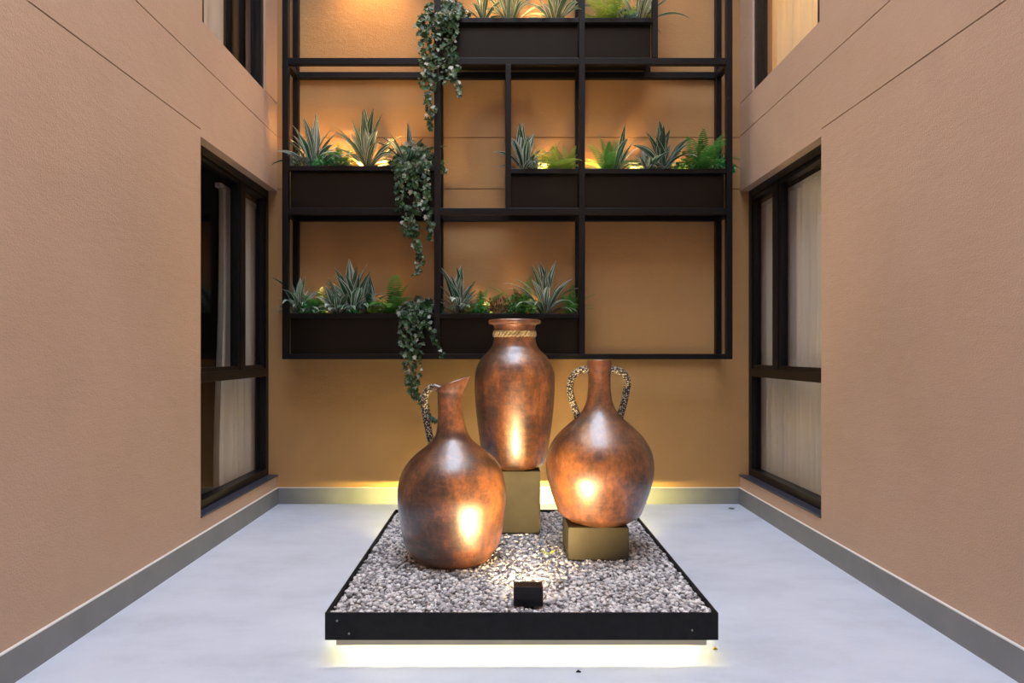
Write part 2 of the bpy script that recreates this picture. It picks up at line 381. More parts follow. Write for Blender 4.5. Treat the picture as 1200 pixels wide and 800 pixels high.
tp('tray_bottom', 'rail_cream', (TX0 + lt, TX1 - lt, TY0 + lt, TY1 - lt, .135, .150))
tp('plinth', 'rail_cream', (TX0 + .30, TX1 - .30, TY0 + .30, TY1 - .30, 0, .1355))
ri = .035
tp('base_rail', 'rail_cream', (TX0 + ri, TX1 - ri, TY0 + ri, TY0 + ri + .02, .060, .1355))
tp('base_rail', 'rail_cream', (TX0 + ri, TX0 + ri + .02, TY0 + ri + .02, TY1 - ri - .02, .078, .1355))
tp('base_rail', 'rail_cream', (TX1 - ri - .02, TX1 - ri, TY0 + ri + .02, TY1 - ri - .02, .078, .1355))
tp('led_strip', 'led_warm', (TX0 + .05, TX1 - .05, TY0 + .130, TY0 + .140, .128, .1355))
tp('led_strip', 'led_warm', (TX0 + .120, TX0 + .124, TY0 + .16, TY1 - .16, .128, .1355))
tp('led_strip', 'led_warm', (TX1 - .124, TX1 - .120, TY0 + .16, TY1 - .16, .128, .1355))
tp('led_strip', 'led_warm', (TX0 + .30, TX1 - .30, TY1 - .300, TY1 - .294, .068, .078))
lb_ = area_light('strip_light', ((TX0 + TX1) / 2, TY1 - .290, .073), ((TX0 + TX1) / 2, TY1 + .7, .22), TX1 - TX0 - .1, 120.0, (1.0, .80, .20), .008, spread=1.5)
for px, py in ((395, 727), (409, 742), (811, 738)):
    p = Px(px, py, TY0); m = MB().tube([(p.x, TY0 - .003, p.z), (p.x, TY0 + .001, p.z)], .004, 8); m.v = [tuple(Vector(q) - TO) for q in m.v]; m.build('bolt', 'bolt_grey', tray)
# gravel: thousands of small stones, real geometry
STAND = [('round', (530 - CX) / F * 3.15, 3.15, .178, .193), ('square', (603 - CX) / F * 3.57, 3.57 + .144, .144, .185), ('square', (701.5 - CX) / F * 3.115, 3.115 + .1475, .1475, .185), ('square', .105, 2.56, .02, .180)]
def stones():
    bm = bmesh.new(); bmesh.ops.create_icosphere(bm, subdivisions=1, radius=1); bm.verts.ensure_lookup_table()
    bv = np.array([v.co[:] for v in bm.verts]); bf = np.array([[v.index for v in f_.verts] for f_ in bm.faces]); bm.free()
    temps = [bv * (1 + rng.uniform(-.28, .28, (len(bv), 1))) for _ in range(14)]
    px, py = [], []
    st = .0155; xs = np.arange(TX0 + .018, TX1 - .016, st); ys = np.arange(TY0 + .018, TY1 - .016, st * .92)
    gx, gy = np.meshgrid(xs, ys); gx = gx + rng.uniform(-.006, .006, gx.shape); gy = gy + rng.uniform(-.006, .006, gy.shape)
    P = np.stack([gx.ravel(), gy.ravel()], 1); n0 = len(P)
    Z = np.full(n0, .181) + rng.uniform(-.006, .006, n0)
    ex = 4200; P2 = np.stack([rng.uniform(TX0 + .02, TX1 - .02, ex), rng.uniform(TY0 + .02, TY1 - .02, ex)], 1)
    P = np.concatenate([P, P2]); Z = np.concatenate([Z, .1885 + rng.uniform(-.003, .004, ex)])
    N = len(P); V = np.zeros((N, len(bv), 3)); sz = np.clip(rng.normal(.0094, .0022, N), .0055, .0155)
    mg = lt + sz * 1.42; P[:, 0] = np.clip(P[:, 0], TX0 + mg, TX1 - mg); P[:, 1] = np.clip(P[:, 1], TY0 + mg, TY1 - mg)
    for kind, cx_, cy_, r_, zb_ in STAND:
        dx, dy = P[:, 0] - cx_, P[:, 1] - cy_; inside = (np.hypot(dx, dy) < r_ + sz * .9) if kind == 'round' else ((abs(dx) < r_ + sz * .9) & (abs(dy) < r_ + sz * .9))
        Z = np.where(inside, np.minimum(Z, zb_ + .001 - sz * .82), Z)
    for i in range(N):
        a = rng.uniform(0, 6.283, 2); b = temps[i % 14] * np.array([1.15, .95, .70]) * sz[i]
        ca, sa = math.cos(a[0]), math.sin(a[0]); tl = .5 * math.sin(a[1]); ct, s2 = math.cos(tl), math.sin(tl)
        y = b[:, 1] * ct - b[:, 2] * s2; z = b[:, 1] * s2 + b[:, 2] * ct
        V[i, :, 0] = b[:, 0] * ca - y * sa + P[i, 0]; V[i, :, 1] = b[:, 0] * sa + y * ca + P[i, 1]; V[i, :, 2] = z + Z[i]
    V = V.reshape(-1, 3); Fc = (bf[None] + (np.arange(N) * len(bv))[:, None, None]).reshape(-1, 3)
    me = bpy.data.meshes.new('gravel'); me.vertices.add(len(V)); me.vertices.foreach_set('co', V.astype(np.float32).ravel())
    me.loops.add(Fc.size); me.loops.foreach_set('vertex_index', Fc.astype(np.int32).ravel())
    me.polygons.add(len(Fc)); me.polygons.foreach_set('loop_start', np.arange(0, Fc.size, 3, dtype=np.int32))
    me.update(calc_edges=True); me.validate(); me.materials.append(M['gravel'])
    o = bpy.data.objects.new('gravel', me); C.objects.link(o); tag(o, 'bed of small grey stones filling the black tray', 'gravel'); o['kind'] = 'stuff'
stones()

# ---------------------------------------------------------------- pots
def lathe(profile, n=72, cap_bottom=True):
    """profile: list of (r, z) from outside bottom up and back down inside; optional third value is the x offset of the ring"""
    v, f = [], []
    for p in profile:
        r, z = p[0], p[1]; ox = p[2] if len(p) > 2 else 0
        for k in range(n): v.append((ox + r * math.cos(2 * PI * k / n), r * math.sin(2 * PI * k / n), z))
    for i in range(len(profile) - 1):
        for k in range(n): f.append((i * n + k, i * n + (k + 1) % n, (i + 1) * n + (k + 1) % n, (i + 1) * n + k))
    f.append(tuple(range(n - 1, -1, -1))); m = len(profile) - 1; f.append(tuple(m * n + k for k in range(n)))
    return v, f
def spline(pts, sub=5):
    out = []; q = [pts[0]] + list(pts) + [pts[-1]]
    for i in range(1, len(q) - 2):
        p0, p1, p2, p3 = (np.array(q[j], float) for j in (i - 1, i, i + 1, i + 2))
        for k in range(sub):
            t = k / sub; out.append(tuple(.5 * ((2 * p1) + (-p0 + p2) * t + (2 * p0 - 5 * p1 + 4 * p2 - p3) * t * t + (-p0 + 3 * p1 - 3 * p2 + p3) * t ** 3)))
    out.append(tuple(pts[-1])); return out
def wobble(v, amp, seed):
    out = []
    for (x_, y_, z_) in v:
        a = math.atan2(y_, x_); s = 1 + amp * (math.sin(2 * a + seed + 3 * z_) + .6 * math.sin(3 * a - 5 * z_ + seed * 2) + .5 * math.sin(9 * z_ + seed))
        out.append((x_ * s, y_ * s, z_))
    return out
def rows_to_profile(rows, Yc, cx, z0):
    return [(hw / F * Yc, CH - (y - CY) / F * Yc - z0, (c_ - cx) / F * Yc) for (y, hw, c_) in rows]
GZ = .193
# pedestals
def pedestal(px, Yfront, w, ztop, label):
    t = (px - CX) / F * Yfront
    o = MB().box(-w / 2, w / 2, -w / 2, w / 2, 0, ztop - GZ + .008).build('pedestal', 'pedestal', bevel=.004)
    o.location = (t, Yfront + w / 2, GZ - .008); return tag(o, label, 'pedestal')
ped_a = pedestal(603, 3.57, .288, .538, 'tall olive-grey block under the tall rope-necked vase')
ped_b = pedestal(701.5, 3.115, .295, .349, 'low olive-grey block under the two-handled amphora')
# spouted jug
Yj = 3.15; cj = 530.0; zj = GZ
rows = [(634, 55.5, 530), (615, 59.5, 530), (596, 62.3, 530), (580, 63.6, 530), (566, 62.4, 529.7), (552, 58.5, 530), (541, 52, 530.5), (532, 43.5, 530.6), (525, 34.5, 530.4), (518, 26.0, 530.2), (511, 20.3, 530), (502, 17.2, 529.2), (490, 15.0, 528.2), (478, 14.1, 527.3), (466, 14.4, 527.0), (460, 14.9, 527.6)]
prof = [(.178, 0, 0), (.192, .012, 0), (.205, .035, 0)] + rows_to_profile(rows, Yj, cj, zj)
prof = spline(prof, 4)
v, f = lathe(prof + [(prof[-1][0] - .006, prof[-1][1], prof[-1][2])])
v = v[:len(prof) * 72]; f = [q for q in f if max(q) < len(v)]
v = wobble(v, .004, 1.0)
# slanted spout grown from the neck's top ring
n = 72; ring0 = v[-n:]
NS = 9; last = len(v) - n; base_z = ring0[0][2]
def spout_ring(t, inset):
    out = []
    for k in range(n):
        x_, y_, z_ = ring0[k]; ca = math.cos(2 * PI * k / n); cxr = prof[-1][2]
        lip = max(0, ca) ** 1.1; back = max(0, -ca) ** 1.5
        h = .019 + .066 * (.5 + .5 * ca)
        X = x_ + t * (.034 * lip + .004 * ca); Yy = y_ * (1 + .10 * math.sin(PI * t * .7) - .12 * t * lip)
        X -= t * .002 * back
        rx, ry = X - cxr, Yy; rr = math.hypot(rx, ry) or 1; X -= rx / rr * inset; Yy -= ry / rr * inset
        out.append((X, Yy, z_ + h * t - (0.0 if inset == 0 else .003 * t)))
    return out
rings = [spout_ring(i / NS, 0) for i in range(1, NS + 1)] + [spout_ring(i / NS, .007) for i in range(NS, -1, -1)]
cxr = prof[-1][2]
rings.append([(cxr + (p[0] - cxr) * .85, p[1] * .85, base_z - .12) for p in ring0])
idx = last
for rg in rings:
    st = len(v); v += rg
    for k in range(n): f.append((idx + k, idx + (k + 1) % n, st + (k + 1) % n, st + k))
    idx = st
f.append(tuple(idx + k for k in range(n)))
jug = empty('jug', ((cj - CX) / F * Yj, Yj, zj)); tag(jug, 'bulbous copper-brown jug with slanted spout and one wrapped handle', 'jug')
obj('body', v, f, 'pottery_jug', jug, True)
def handle(pts, Yc, cx, z0, r, parent, name='handle', mat='woven_wrap'):
    p = [((a - cx) / F * Yc, 0.0, CH - (b - CY) / F * Yc - z0) for a, b in pts]
    p = spline(p, 5); return MB().tube(p, r, 12).build(name, mat, parent, True)
handle([(514, 455.5), (509, 453.4), (503, 455.5), (498.4, 462), (497.3, 472), (499, 487), (502, 502), (504.5, 514), (507, 522)], Yj, cj, zj, .0175, jug)
handle([(519, 457), (514, 455.0), (508.5, 453.2)], Yj, cj, zj, .0185, jug, 'handle_root', 'pottery_jug')
# tall vase
Yv = 3.715; cv = 603.0; zv = .538
rows = [(541, 34.5), (536, 36.5), (525, 39.2), (514, 41), (503, 42.6), (484, 45), (470, 46.2), (455, 46.9), (443, 46.9), (436, 46.2), (429, 44.2), (423, 41.2), (417, 37), (411.5, 31.5), (407, 27.6), (402, 25.6), (397, 24.5), (390, 23.9), (384, 24.3), (381, 25)]
prof = [(.138, 0), (.147, .006)] + [(a, b) for a, b, c_ in rows_to_profile([(y, h, cv) for y, h in rows], Yv, cv, zv)]
prof = spline(prof, 4)
k1 = Yv / F; zt_ = lambda y: CH - (y - CY) * k1 - zv
prof += [(27 * k1, zt_(379.8)), (30 * k1, zt_(379.6)), (30.8 * k1, zt_(378.5)), (30.9 * k1, zt_(376.2)), (30.2 * k1, zt_(375)), (28.8 * k1, zt_(374.6)), (27.5 * k1, zt_(375.2)), (25.5 * k1, zt_(378)), (23 * k1, zt_(384)), (22 * k1, zt_(392)), (24 * k1, zt_(405)), (34 * k1, zt_(420))]
v, f = lathe(prof); v = wobble(v, .003, 2.2)
vase = empty('vase', ((cv - CX) / F * Yv, Yv, zv)); tag(vase, 'tall copper-brown vase with flared rim and rope around its neck', 'vase')
obj('body', v, f, 'pottery_vase', vase, True)
zc = zt_(391.3); rp = MB()
for s_ in range(3):
    pts = []
    for i in range(121):
        a = 2 * PI * i / 120; tw = a * 11 + 2 * PI * s_ / 3
        R_ = 24.0 * k1 - .0035 + .0045 * math.cos(tw); pts.append((R_ * math.cos(a), R_ * math.sin(a), zc + .0145 * math.sin(tw)))
    rp.tube(pts, .0080, 6, cap=False)
rp.build('rope', 'rope', vase, True)
# amphora
Ya = 3.262; ca_ = 702.5; za = .349
rows = [(600, 47.5), (590, 52), (580, 55.6), (570, 58.8), (560, 61.3), (550, 62.7), (540, 62.6), (531, 61), (523, 58), (515, 53.2), (508, 47.5), (501, 40.5), (495, 33.5), (489, 26.5), (483, 21.3), (476, 17.3), (468, 14.8), (458, 13.5), (447, 12.8), (438, 13.1), (430, 13.9), (423.5, 13.9)]
prof = [(.150, 0), (.163, .006), (.178, .018)] + [(a, b) for a, b, c_ in rows_to_profile([(y, h, ca_) for y, h in rows], Ya, ca_, za)]
prof = spline(prof, 4); k1 = Ya / F; zt_ = lambda y: CH - (y - CY) * k1 - za
prof += [(13.7 * k1, zt_(421.8)), (13 * k1, zt_(421.2)), (12 * k1, zt_(421.8)), (11.2 * k1, zt_(424)), (10.8 * k1, zt_(440)), (11.5 * k1, zt_(465))]
v, f = lathe(prof); v = wobble(v, .0035, 4.1)
amp = empty('amphora', ((ca_ - CX) / F * Ya, Ya, za)); tag(amp, 'round copper-brown amphora with two wrapped handles', 'amphora')
obj('body', v, f, 'pottery_amphora', amp, True)
handle([(692, 434.5), (687, 433.3), (681, 433), (674.5, 437), (669.3, 445), (668, 456), (670.3, 469), (674.5, 481), (677, 488), (678, 496)], Ya, ca_, za, .0178, amp)
handle([(713, 434), (718, 433.3), (725, 434.2), (732.5, 439.5), (735.4, 449), (733.6, 460), (730.8, 473), (727.4, 485), (726.3, 492), (726, 498)], Ya, ca_, za, .0178, amp)

# floodlight on the gravel
sp = empty('ground_spotlight', (.105, 2.56, .191)); tag(sp, 'small black box floodlight on the gravel facing the pots', 'lamp')
MB().box(-.058, .058, -.035, .030, .006, .084).build('housing', 'window_black', sp, bevel=.003)
MB().box(-.050, .050, .0305, .032, .014, .077).build('lens', 'lamp_lens', sp)
MB().box(-.02, .02, -.015, .015, -.012, .006).build('foot', 'window_black', sp)
lo = area_light('flood_light', (.105, 2.597, .237), (.105, 3.6, 1.05), .085, FLOOD, (1.0, .70, .33), .05, spread=2.0)
# pair of fallen leaves on the gravel
def leaflet(label, px, py, rot):
    Y = (CH - .203) * F / (py - CY); v = []; f = []
    for i in range(7):
        t = i / 6; w = .011 * math.sin(PI * (.08 + .92 * t)) ** .7 if t < 1 else .0005
        for sx in (-1, 0, 1): v.append((sx * w, -.018 + .036 * t, .010 + .006 * math.sin(PI * t) + (.004 if sx else 0)))
    for i in range(6):
        for j in range(2): k = i * 3 + j; f.append((k, k + 1, k + 4, k + 3))
    o = obj('fallen_leaf', v, f, M['fallen'], None, True); o.location = ((px - CX) / F * Y, Y, .203); o.rotation_euler = (.35, 0, rot); tag(o, label, 'leaf', 'fallen leaves on the gravel')
simple('fallen', (.42, .50, .06), .5)
leaflet('yellow-green fallen leaf on the gravel, farther from the low block', 637, 651, 1.2)
leaflet('yellow-green fallen leaf on the gravel, nearer to the low block', 649, 650, -1.0)

# ---------------------------------------------------------------- plant rack
RY0, RY1 = 4.800, 5.0855; bw_ = .045
rack = empty('plant_rack', (0, RY1, 1.15)); tag(rack, 'black steel grid rack of square tube fixed to the back wall', 'rack')
RO = Vector(rack.location)
OBS = []                                                # solid boxes that leaves and stems must stay out of
def rbar(name, x0, x1, y0, y1, z0, z1):
    OBS.append((x0, x1, y0, y1, z0, z1))
    m = MB().box(x0, x1, y0, y1, z0, z1); m.v = [tuple(Vector(p) - RO) for p in m.v]; return m.build(name, 'black_steel', rack, bevel=.003)
RXL, RXR = -1.648, 1.732; RTOP = 4.75
kx = lambda px: (px - CX) / F * RY0
ZLV = [(1.150, 1.190), (2.237, 2.285), (3.362, 3.412), (4.50, 4.55)]
posts = [(RXL, 1.150, RTOP), (kx(508.7), 1.19, RTOP), (kx(678.6), 1.19, RTOP), (RXR - bw_, 1.150, RTOP)]
for x0, z0, z1 in posts:
    rbar('post', x0, x0 + bw_, RY0, RY0 + bw_, z0, z1); rbar('post', x0, x0 + bw_, RY1 - bw_, RY1, z0, z1)
for x0, z0, z1 in ((kx(592.3), ZLV[1][1], ZLV[2][0]), (kx(764.7), ZLV[2][1], RTOP)):
    rbar('post', x0, x0 + .042, RY0, RY0 + bw_, z0, z1); rbar('post', x0, x0 + .042, RY1 - bw_, RY1, z0, z1)
for z0, z1 in ZLV:
    e = .002
    rbar('rail', RXL + bw_, RXR - bw_, RY0 + e, RY0 + bw_ - e, z0, z1); rbar('rail', RXL + bw_, RXR - bw_, RY1 - bw_ + e, RY1 - e, z0, z1)
    for x0 in (RXL, RXR - bw_, kx(508.7), kx(678.6)): rbar('crossbar', x0, x0 + bw_, RY0 + bw_, RY1 - bw_, z0, z1)
RIM = {'low': 1.494, 'mid': 2.602, 'midr': 2.580, 'top': 3.712}
rims = [(RXL + bw_, kx(678.6), RIM['low']), (RXL + bw_, kx(508.7), RIM['mid']), (kx(598.0), kx(678.6), RIM['midr']), (kx(684.8), RXR - bw_, RIM['midr']),
        (kx(516), kx(678.6), RIM['top']), (kx(684.8), kx(764.7), RIM['top'])]
for x0, x1, z in rims: rbar('planter_rail', x0, x1, RY0 + .002, RY0 + .036, z - .036, z)
# planter boxes
PB = [(rims[0], ZLV[0][1], 'long black steel planter on the lowest tier of the rack'), (rims[1], ZLV[1][1], 'black planter on the middle tier with the trailing ivy and striped plants'),
      (rims[2], ZLV[1][1], 'short black planter on the middle tier with the lime fern'), (rims[3], ZLV[1][1], 'black planter on the middle tier with dark striped plant and green ferns'),
      (rims[4], ZLV[2][1], 'black planter on the upper tier with striped cream plants'), (rims[5], ZLV[2][1], 'short black planter on the upper tier with glowing yellow fern')]
for (x0, x1, z), zb, label in PB:
    o = empty('planter_box', ((x0 + x1) / 2, 4.95, zb)); tag(o, label, 'planter', 'planter boxes on the rack'); w = (x1 - x0) / 2 - .004; h = z - zb - .004; t = .006; ya, yb = 4.847 - 4.95, 5.022 - 4.95
    for q in ((-w, w, ya, ya + t), (-w, w, yb - t, yb), (-w, -w + t, ya, yb), (w - t, w, ya, yb)): OBS.append((q[0] + (x0 + x1) / 2, q[1] + (x0 + x1) / 2, q[2] + 4.95, q[3] + 4.95, zb, zb + h))
    MB().box(-w, w, ya, ya + t, 0.001, h).build('front_panel', 'planter_steel', o); MB().box(-w, w, yb - t, yb, 0.001, h).build('back_panel', 'planter_steel', o)
    MB().box(-w, -w + t, ya + t, yb - t, 0.001, h).build('end_panel', 'planter_steel', o); MB().box(w - t, w, ya + t, yb - t, 0.001, h).build('end_panel', 'planter_steel', o)
    MB().box(-w + t, w - t, ya + t, yb - t, .001, .008).build('base_panel', 'planter_steel', o); MB().box(-w + t, w - t, ya + t, yb - t, h - .08, h - .03).build('soil', 'soil', o)

# ---------------------------------------------------------------- plants
def blade_template(L, w, th0, curl, fold, nseg=9, twist=0.0, name='leaf', mat='leaf_white'):
    """strap leaf that rises along +z and bends towards +x"""
    v, f, uv = [], [], []; x_ = z_ = 0.0; ds = L / nseg
    for i in range(nseg + 1):
        t = i / nseg; th = th0 + curl * t ** 1.6
        if i: x_ += ds * math.sin(th); z_ += ds * math.cos(th)
        ww = w * (.30 + .70 * math.sin(PI * min(1, t / .9) * .5)) if t < .45 else w * max(.02, (1 - ((t - .45) / .55) ** 1.9))
        nx, nz = math.cos(th), -math.sin(th); tw = twist * t
        for j, s in enumerate((-1, -.5, 0, .5, 1)):
            lift = fold * ww * (abs(s) ** 1.2) + .0
            v.append((x_ - nx * lift * .6 + nx * s * ww * math.sin(tw), s * ww * math.cos(tw), z_ - nz * lift * .6 + nz * s * ww * math.sin(tw))); uv.append((.5 + s * .5, t))
    for i in range(nseg):
        for j in range(4): k = i * 5 + j; f.append((k, k + 1, k + 6, k + 5))
    o = obj(name, v, f, mat, None, True, uv); me = o.data; bpy.data.objects.remove(o)
    return me, max(q[0] for q in v) / L
def frond_template(L, w, th0, curl, mat, npair=22):
    v, f, uv = [], [], []; pts = []; x_ = z_ = 0.0; ns = npair; ds = L / ns
    for i in range(ns + 1):
        t = i / ns; th = th0 + curl * t ** 1.5
        if i: x_ += ds * math.sin(th); z_ += ds * math.cos(th)
        pts.append((x_, z_, th))
    for i in range(ns):                                   # rachis
        a, b = pts[i], pts[i + 1]; r = .0025 * (1 - i / ns) + .0008; k = len(v)
        v += [(a[0], -r, a[1]), (a[0], r, a[1]), (b[0], r * .9, b[1]), (b[0], -r * .9, b[1])]; uv += [(.5, 0)] * 4; f.append((k, k + 1, k + 2, k + 3))
    for i in range(3, ns + 1):
        t = i / ns; l = w * math.sin(PI * (.10 + .90 * t)) ** .75 * (1.0 if t < .96 else .5); x0, z0, th = pts[i]; dx, dz = math.sin(th), math.cos(th); hw = ds * .42
        for s in (-1, 1):
            k = len(v); dr = .18 * l; nx, nz = math.cos(th), -math.sin(th)
            for (al, ac) in ((-hw * .5, 0), (hw * .6, 0), (hw * 1.1 + .25 * l * .5, .55), (.32 * l, 1.0), (-hw * .55 + .2 * l * .5, .5)):
                q = ac * l; droop = dr * ac * ac
                v.append((x0 + dx * al + nx * droop * .7, s * q, z0 + dz * al + nz * droop * .7 - droop * .25)); uv.append((.5, ac))
            f.append((k, k + 1, k + 2, k + 4)); f.append((k + 4, k + 2, k + 3))
    o = obj('frond', v, f, mat, None, True, uv); me = o.data; bpy.data.objects.remove(o)
    return me, max(q[0] for q in v) / L
TB = {}
for mat in ('leaf_white', 'leaf_cream', 'leaf_dark'):
    for wide in (.046, .072, .105):
        TB[mat, wide] = [blade_template(1.0, wide * random.uniform(.9, 1.1), th, cu, .35, twist=random.uniform(-.5, .5), mat=mat)
                         for th, cu in ((.03, .15), (.10, .35), (.22, .45), (.35, .75), (.50, 1.1), (.65, 1.5), (.85, 1.3))]
for mat in ('frond_green', 'frond_yellow'):
    TB[mat] = [frond_template(1.0, .15, th, cu, mat) for th, cu in ((.05, .5), (.2, .8), (.40, 1.1), (.6, 1.3), (.8, 1.4))]
from mathutils.bvhtree import BVHTree
LEAVES = []                                             # (plant index, low corner, high corner, bvh) of every leaf that stands
GEO = {}
def geo(me):
    if me.name not in GEO:
        v = np.array([q.co[:] for q in me.vertices]); fc = [tuple(p.vertices) for p in me.polygons]
        mids = np.array([(v[e.vertices[0]] + v[e.vertices[1]]) / 2 for e in me.edges]); cen = np.array([v[list(q)].mean(0) for q in fc])
        GEO[me.name] = (v, fc, np.concatenate([v, mids, cen]))
    return GEO[me.name]
def blocked(P_, pad=.0015):
    for b in OB:
        if ((P_[:, 0] > b[0] - pad) & (P_[:, 0] < b[1] + pad) & (P_[:, 1] > b[2] - pad) & (P_[:, 1] < b[3] + pad) & (P_[:, 2] > b[4] - pad) & (P_[:, 2] < b[5] + pad)).any(): return True
    return False
LH = [0, None, None]
def near_leaf(p, d):
    if LH[0] != len(LEAVES): LH[:] = [len(LEAVES), np.array([q[1] for q in LEAVES]), np.array([q[2] for q in LEAVES])]
    a = np.array(tuple(p))
    for i in np.nonzero(((LH[1] - d < a) & (a < LH[2] + d)).all(1))[0]:
        if LEAVES[i][3].find_nearest(p, d)[0] is not None: return True
    return False
NPL = [0]
def plant(name, part, temps, px, z, n, L, label, cat, group, Y=4.93, lean=0.0, up=.5, rmin=.55):
    root = empty(name, ((px - CX) / F * Y, Y, z - .030)); tag(root, label, cat, group); O = np.array(root.location); NPL[0] += 1; me_id = NPL[0]
    nt = len(temps); n = int(n * 1.6); L = L * 1.36; cl, sl = math.cos(lean), math.sin(lean)
    for i in range(n):
        u = (i + .5) / n; k0 = min(nt - 1, int((u ** (.6 + up)) * nt)); az0 = 2.39996 * i + random.uniform(-.35, .35); s0 = L * random.uniform(rmin, 1.0) * (1.0 if k0 < nt - 2 else .9); best = None
        for t in range(26):
            k = max(0, k0 - (t // 6)); az = az0 + (0 if t == 0 else random.uniform(-1, 1) * min(PI, .25 * t)); s = s0 * (1 - .018 * t); me = temps[k][0]; v, fc, smp = geo(me)
            b = (random.uniform(-.02, .02), random.uniform(-.02, .015), random.uniform(-.005, .01)); ca, sa = math.cos(az), math.sin(az)
            R = np.array([[ca, -sa, 0], [sa, ca, 0], [0, 0, 1]]) @ np.array([[cl, 0, sl], [0, 1, 0], [-sl, 0, cl]]); off = O + np.array(b)
            W = smp @ R.T * s + off
            if blocked(W): continue
            V = W[:len(v)]; lo, hi = V.min(0), V.max(0); bv = BVHTree.FromPolygons([tuple(q) for q in V], fc); c = 0
            for pid, l2, h2, b2 in LEAVES:
                if pid != me_id and (l2 < hi).all() and (lo < h2).all() and bv.overlap(b2): c += 1
            if best is None or c < best[0]: best = (c, me, az, s, b, lo, hi, bv)
            if c == 0: break
        if best is None: continue
        c, me, az, s, b, lo, hi, bv = best; LEAVES.append((me_id, lo, hi, bv))
        o = bpy.data.objects.new(part, me); C.objects.link(o); o.parent = root; o.location = b; o.rotation_euler = (0, lean, az); o.scale = (s, s, s)
    return root
SPR = []
def sprig(*a, **k): SPR.append((a, k))
def grow_sprig(px, z, r, mat, label, n=130, Y=4.890, leaf=.020, cat='plant', flat=1.15, spiky=False):
    v, f = [], []; X0 = (px - CX) / F * Y; n = int(n * 2.2); r *= 1.55; O = Vector((X0, Y, z - .012))
    for i in range(n):
        for t in range(10):
            d = Vector((random.gauss(0, 1), random.gauss(0, 1), abs(random.gauss(0, 1)))).normalized(); rr = r * random.uniform(.45, 1.0)
            p = Vector((d.x * rr, d.y * min(rr, .07), d.z * rr * flat)); l = leaf * random.uniform(.7, 1.35)
            a = (d + Vector((random.uniform(-.8, .8), random.uniform(-.8, .8), random.uniform(-.3, .6)))).normalized()
            if spiky: a = (d + Vector((0, 0, .8))).normalized()
            b = a.cross(Vector((random.uniform(-1, 1), random.uniform(-1, 1), random.uniform(-1, 1)))).normalized(); c_ = a.cross(b); wd = l * (.18 if spiky else .45)
            q = [p, p + a * l * .5 + b * wd + c_ * wd * .3, p + a * l, p + a * l * .5 - b * wd + c_ * wd * .3]
            ar = np.array([tuple(O + w_) for w_ in q]); ar = np.concatenate([ar, (ar + np.roll(ar, 1, 0)) / 2, ar * .75 + np.roll(ar, 1, 0) * .25, ar * .25 + np.roll(ar, 1, 0) * .75])
            if blocked(ar, .003) or near_leaf(O + p + a * l * .5, l * .5): continue
            k = len(v); v += q; f += [(k, k + 1, k + 2), (k, k + 2, k + 3)]; break
    root = empty('filler_plant', O); tag(root, label, cat, 'small filler plants in the planters')
    o = obj('foliage', v, f, mat, root); o['kind'] = 'stuff'
    st = MB()
    ns = 0
    for i in range(60):
        a = 2.4 * i + random.uniform(-.3, .3); k = random.uniform(.5, 1.0)
        q = [Vector((.1 * r * math.cos(a), .01 * math.sin(a), -.022)), Vector((.4 * k * r * math.cos(a), min(.02, .4 * r) * math.sin(a), r * .25)), Vector((.75 * k * r * math.cos(a), min(.035, .75 * r) * math.sin(a), r * .45))]
        sm = [O + q[0].lerp(q[1], t) for t in (0, .25, .5, .75)] + [O + q[1].lerp(q[2], t) for t in (0, .25, .5, .75, 1)]
        if (blocked(np.array([tuple(w_) for w_ in sm]), .004) or any(near_leaf(w_, .004) for w_ in sm)) and not (i > 55 and ns == 0): continue
        st.tube(q, .0022, 5); ns += 1
        if ns == 7: break
    st.build('stem', 'stem', root); return root
IVY = [(0, 0), (.42, .10), (.30, .34), (.52, .52), (.22, .62), (0, 1.0), (-.22, .62), (-.52, .52), (-.30, .34), (-.42, .10)]
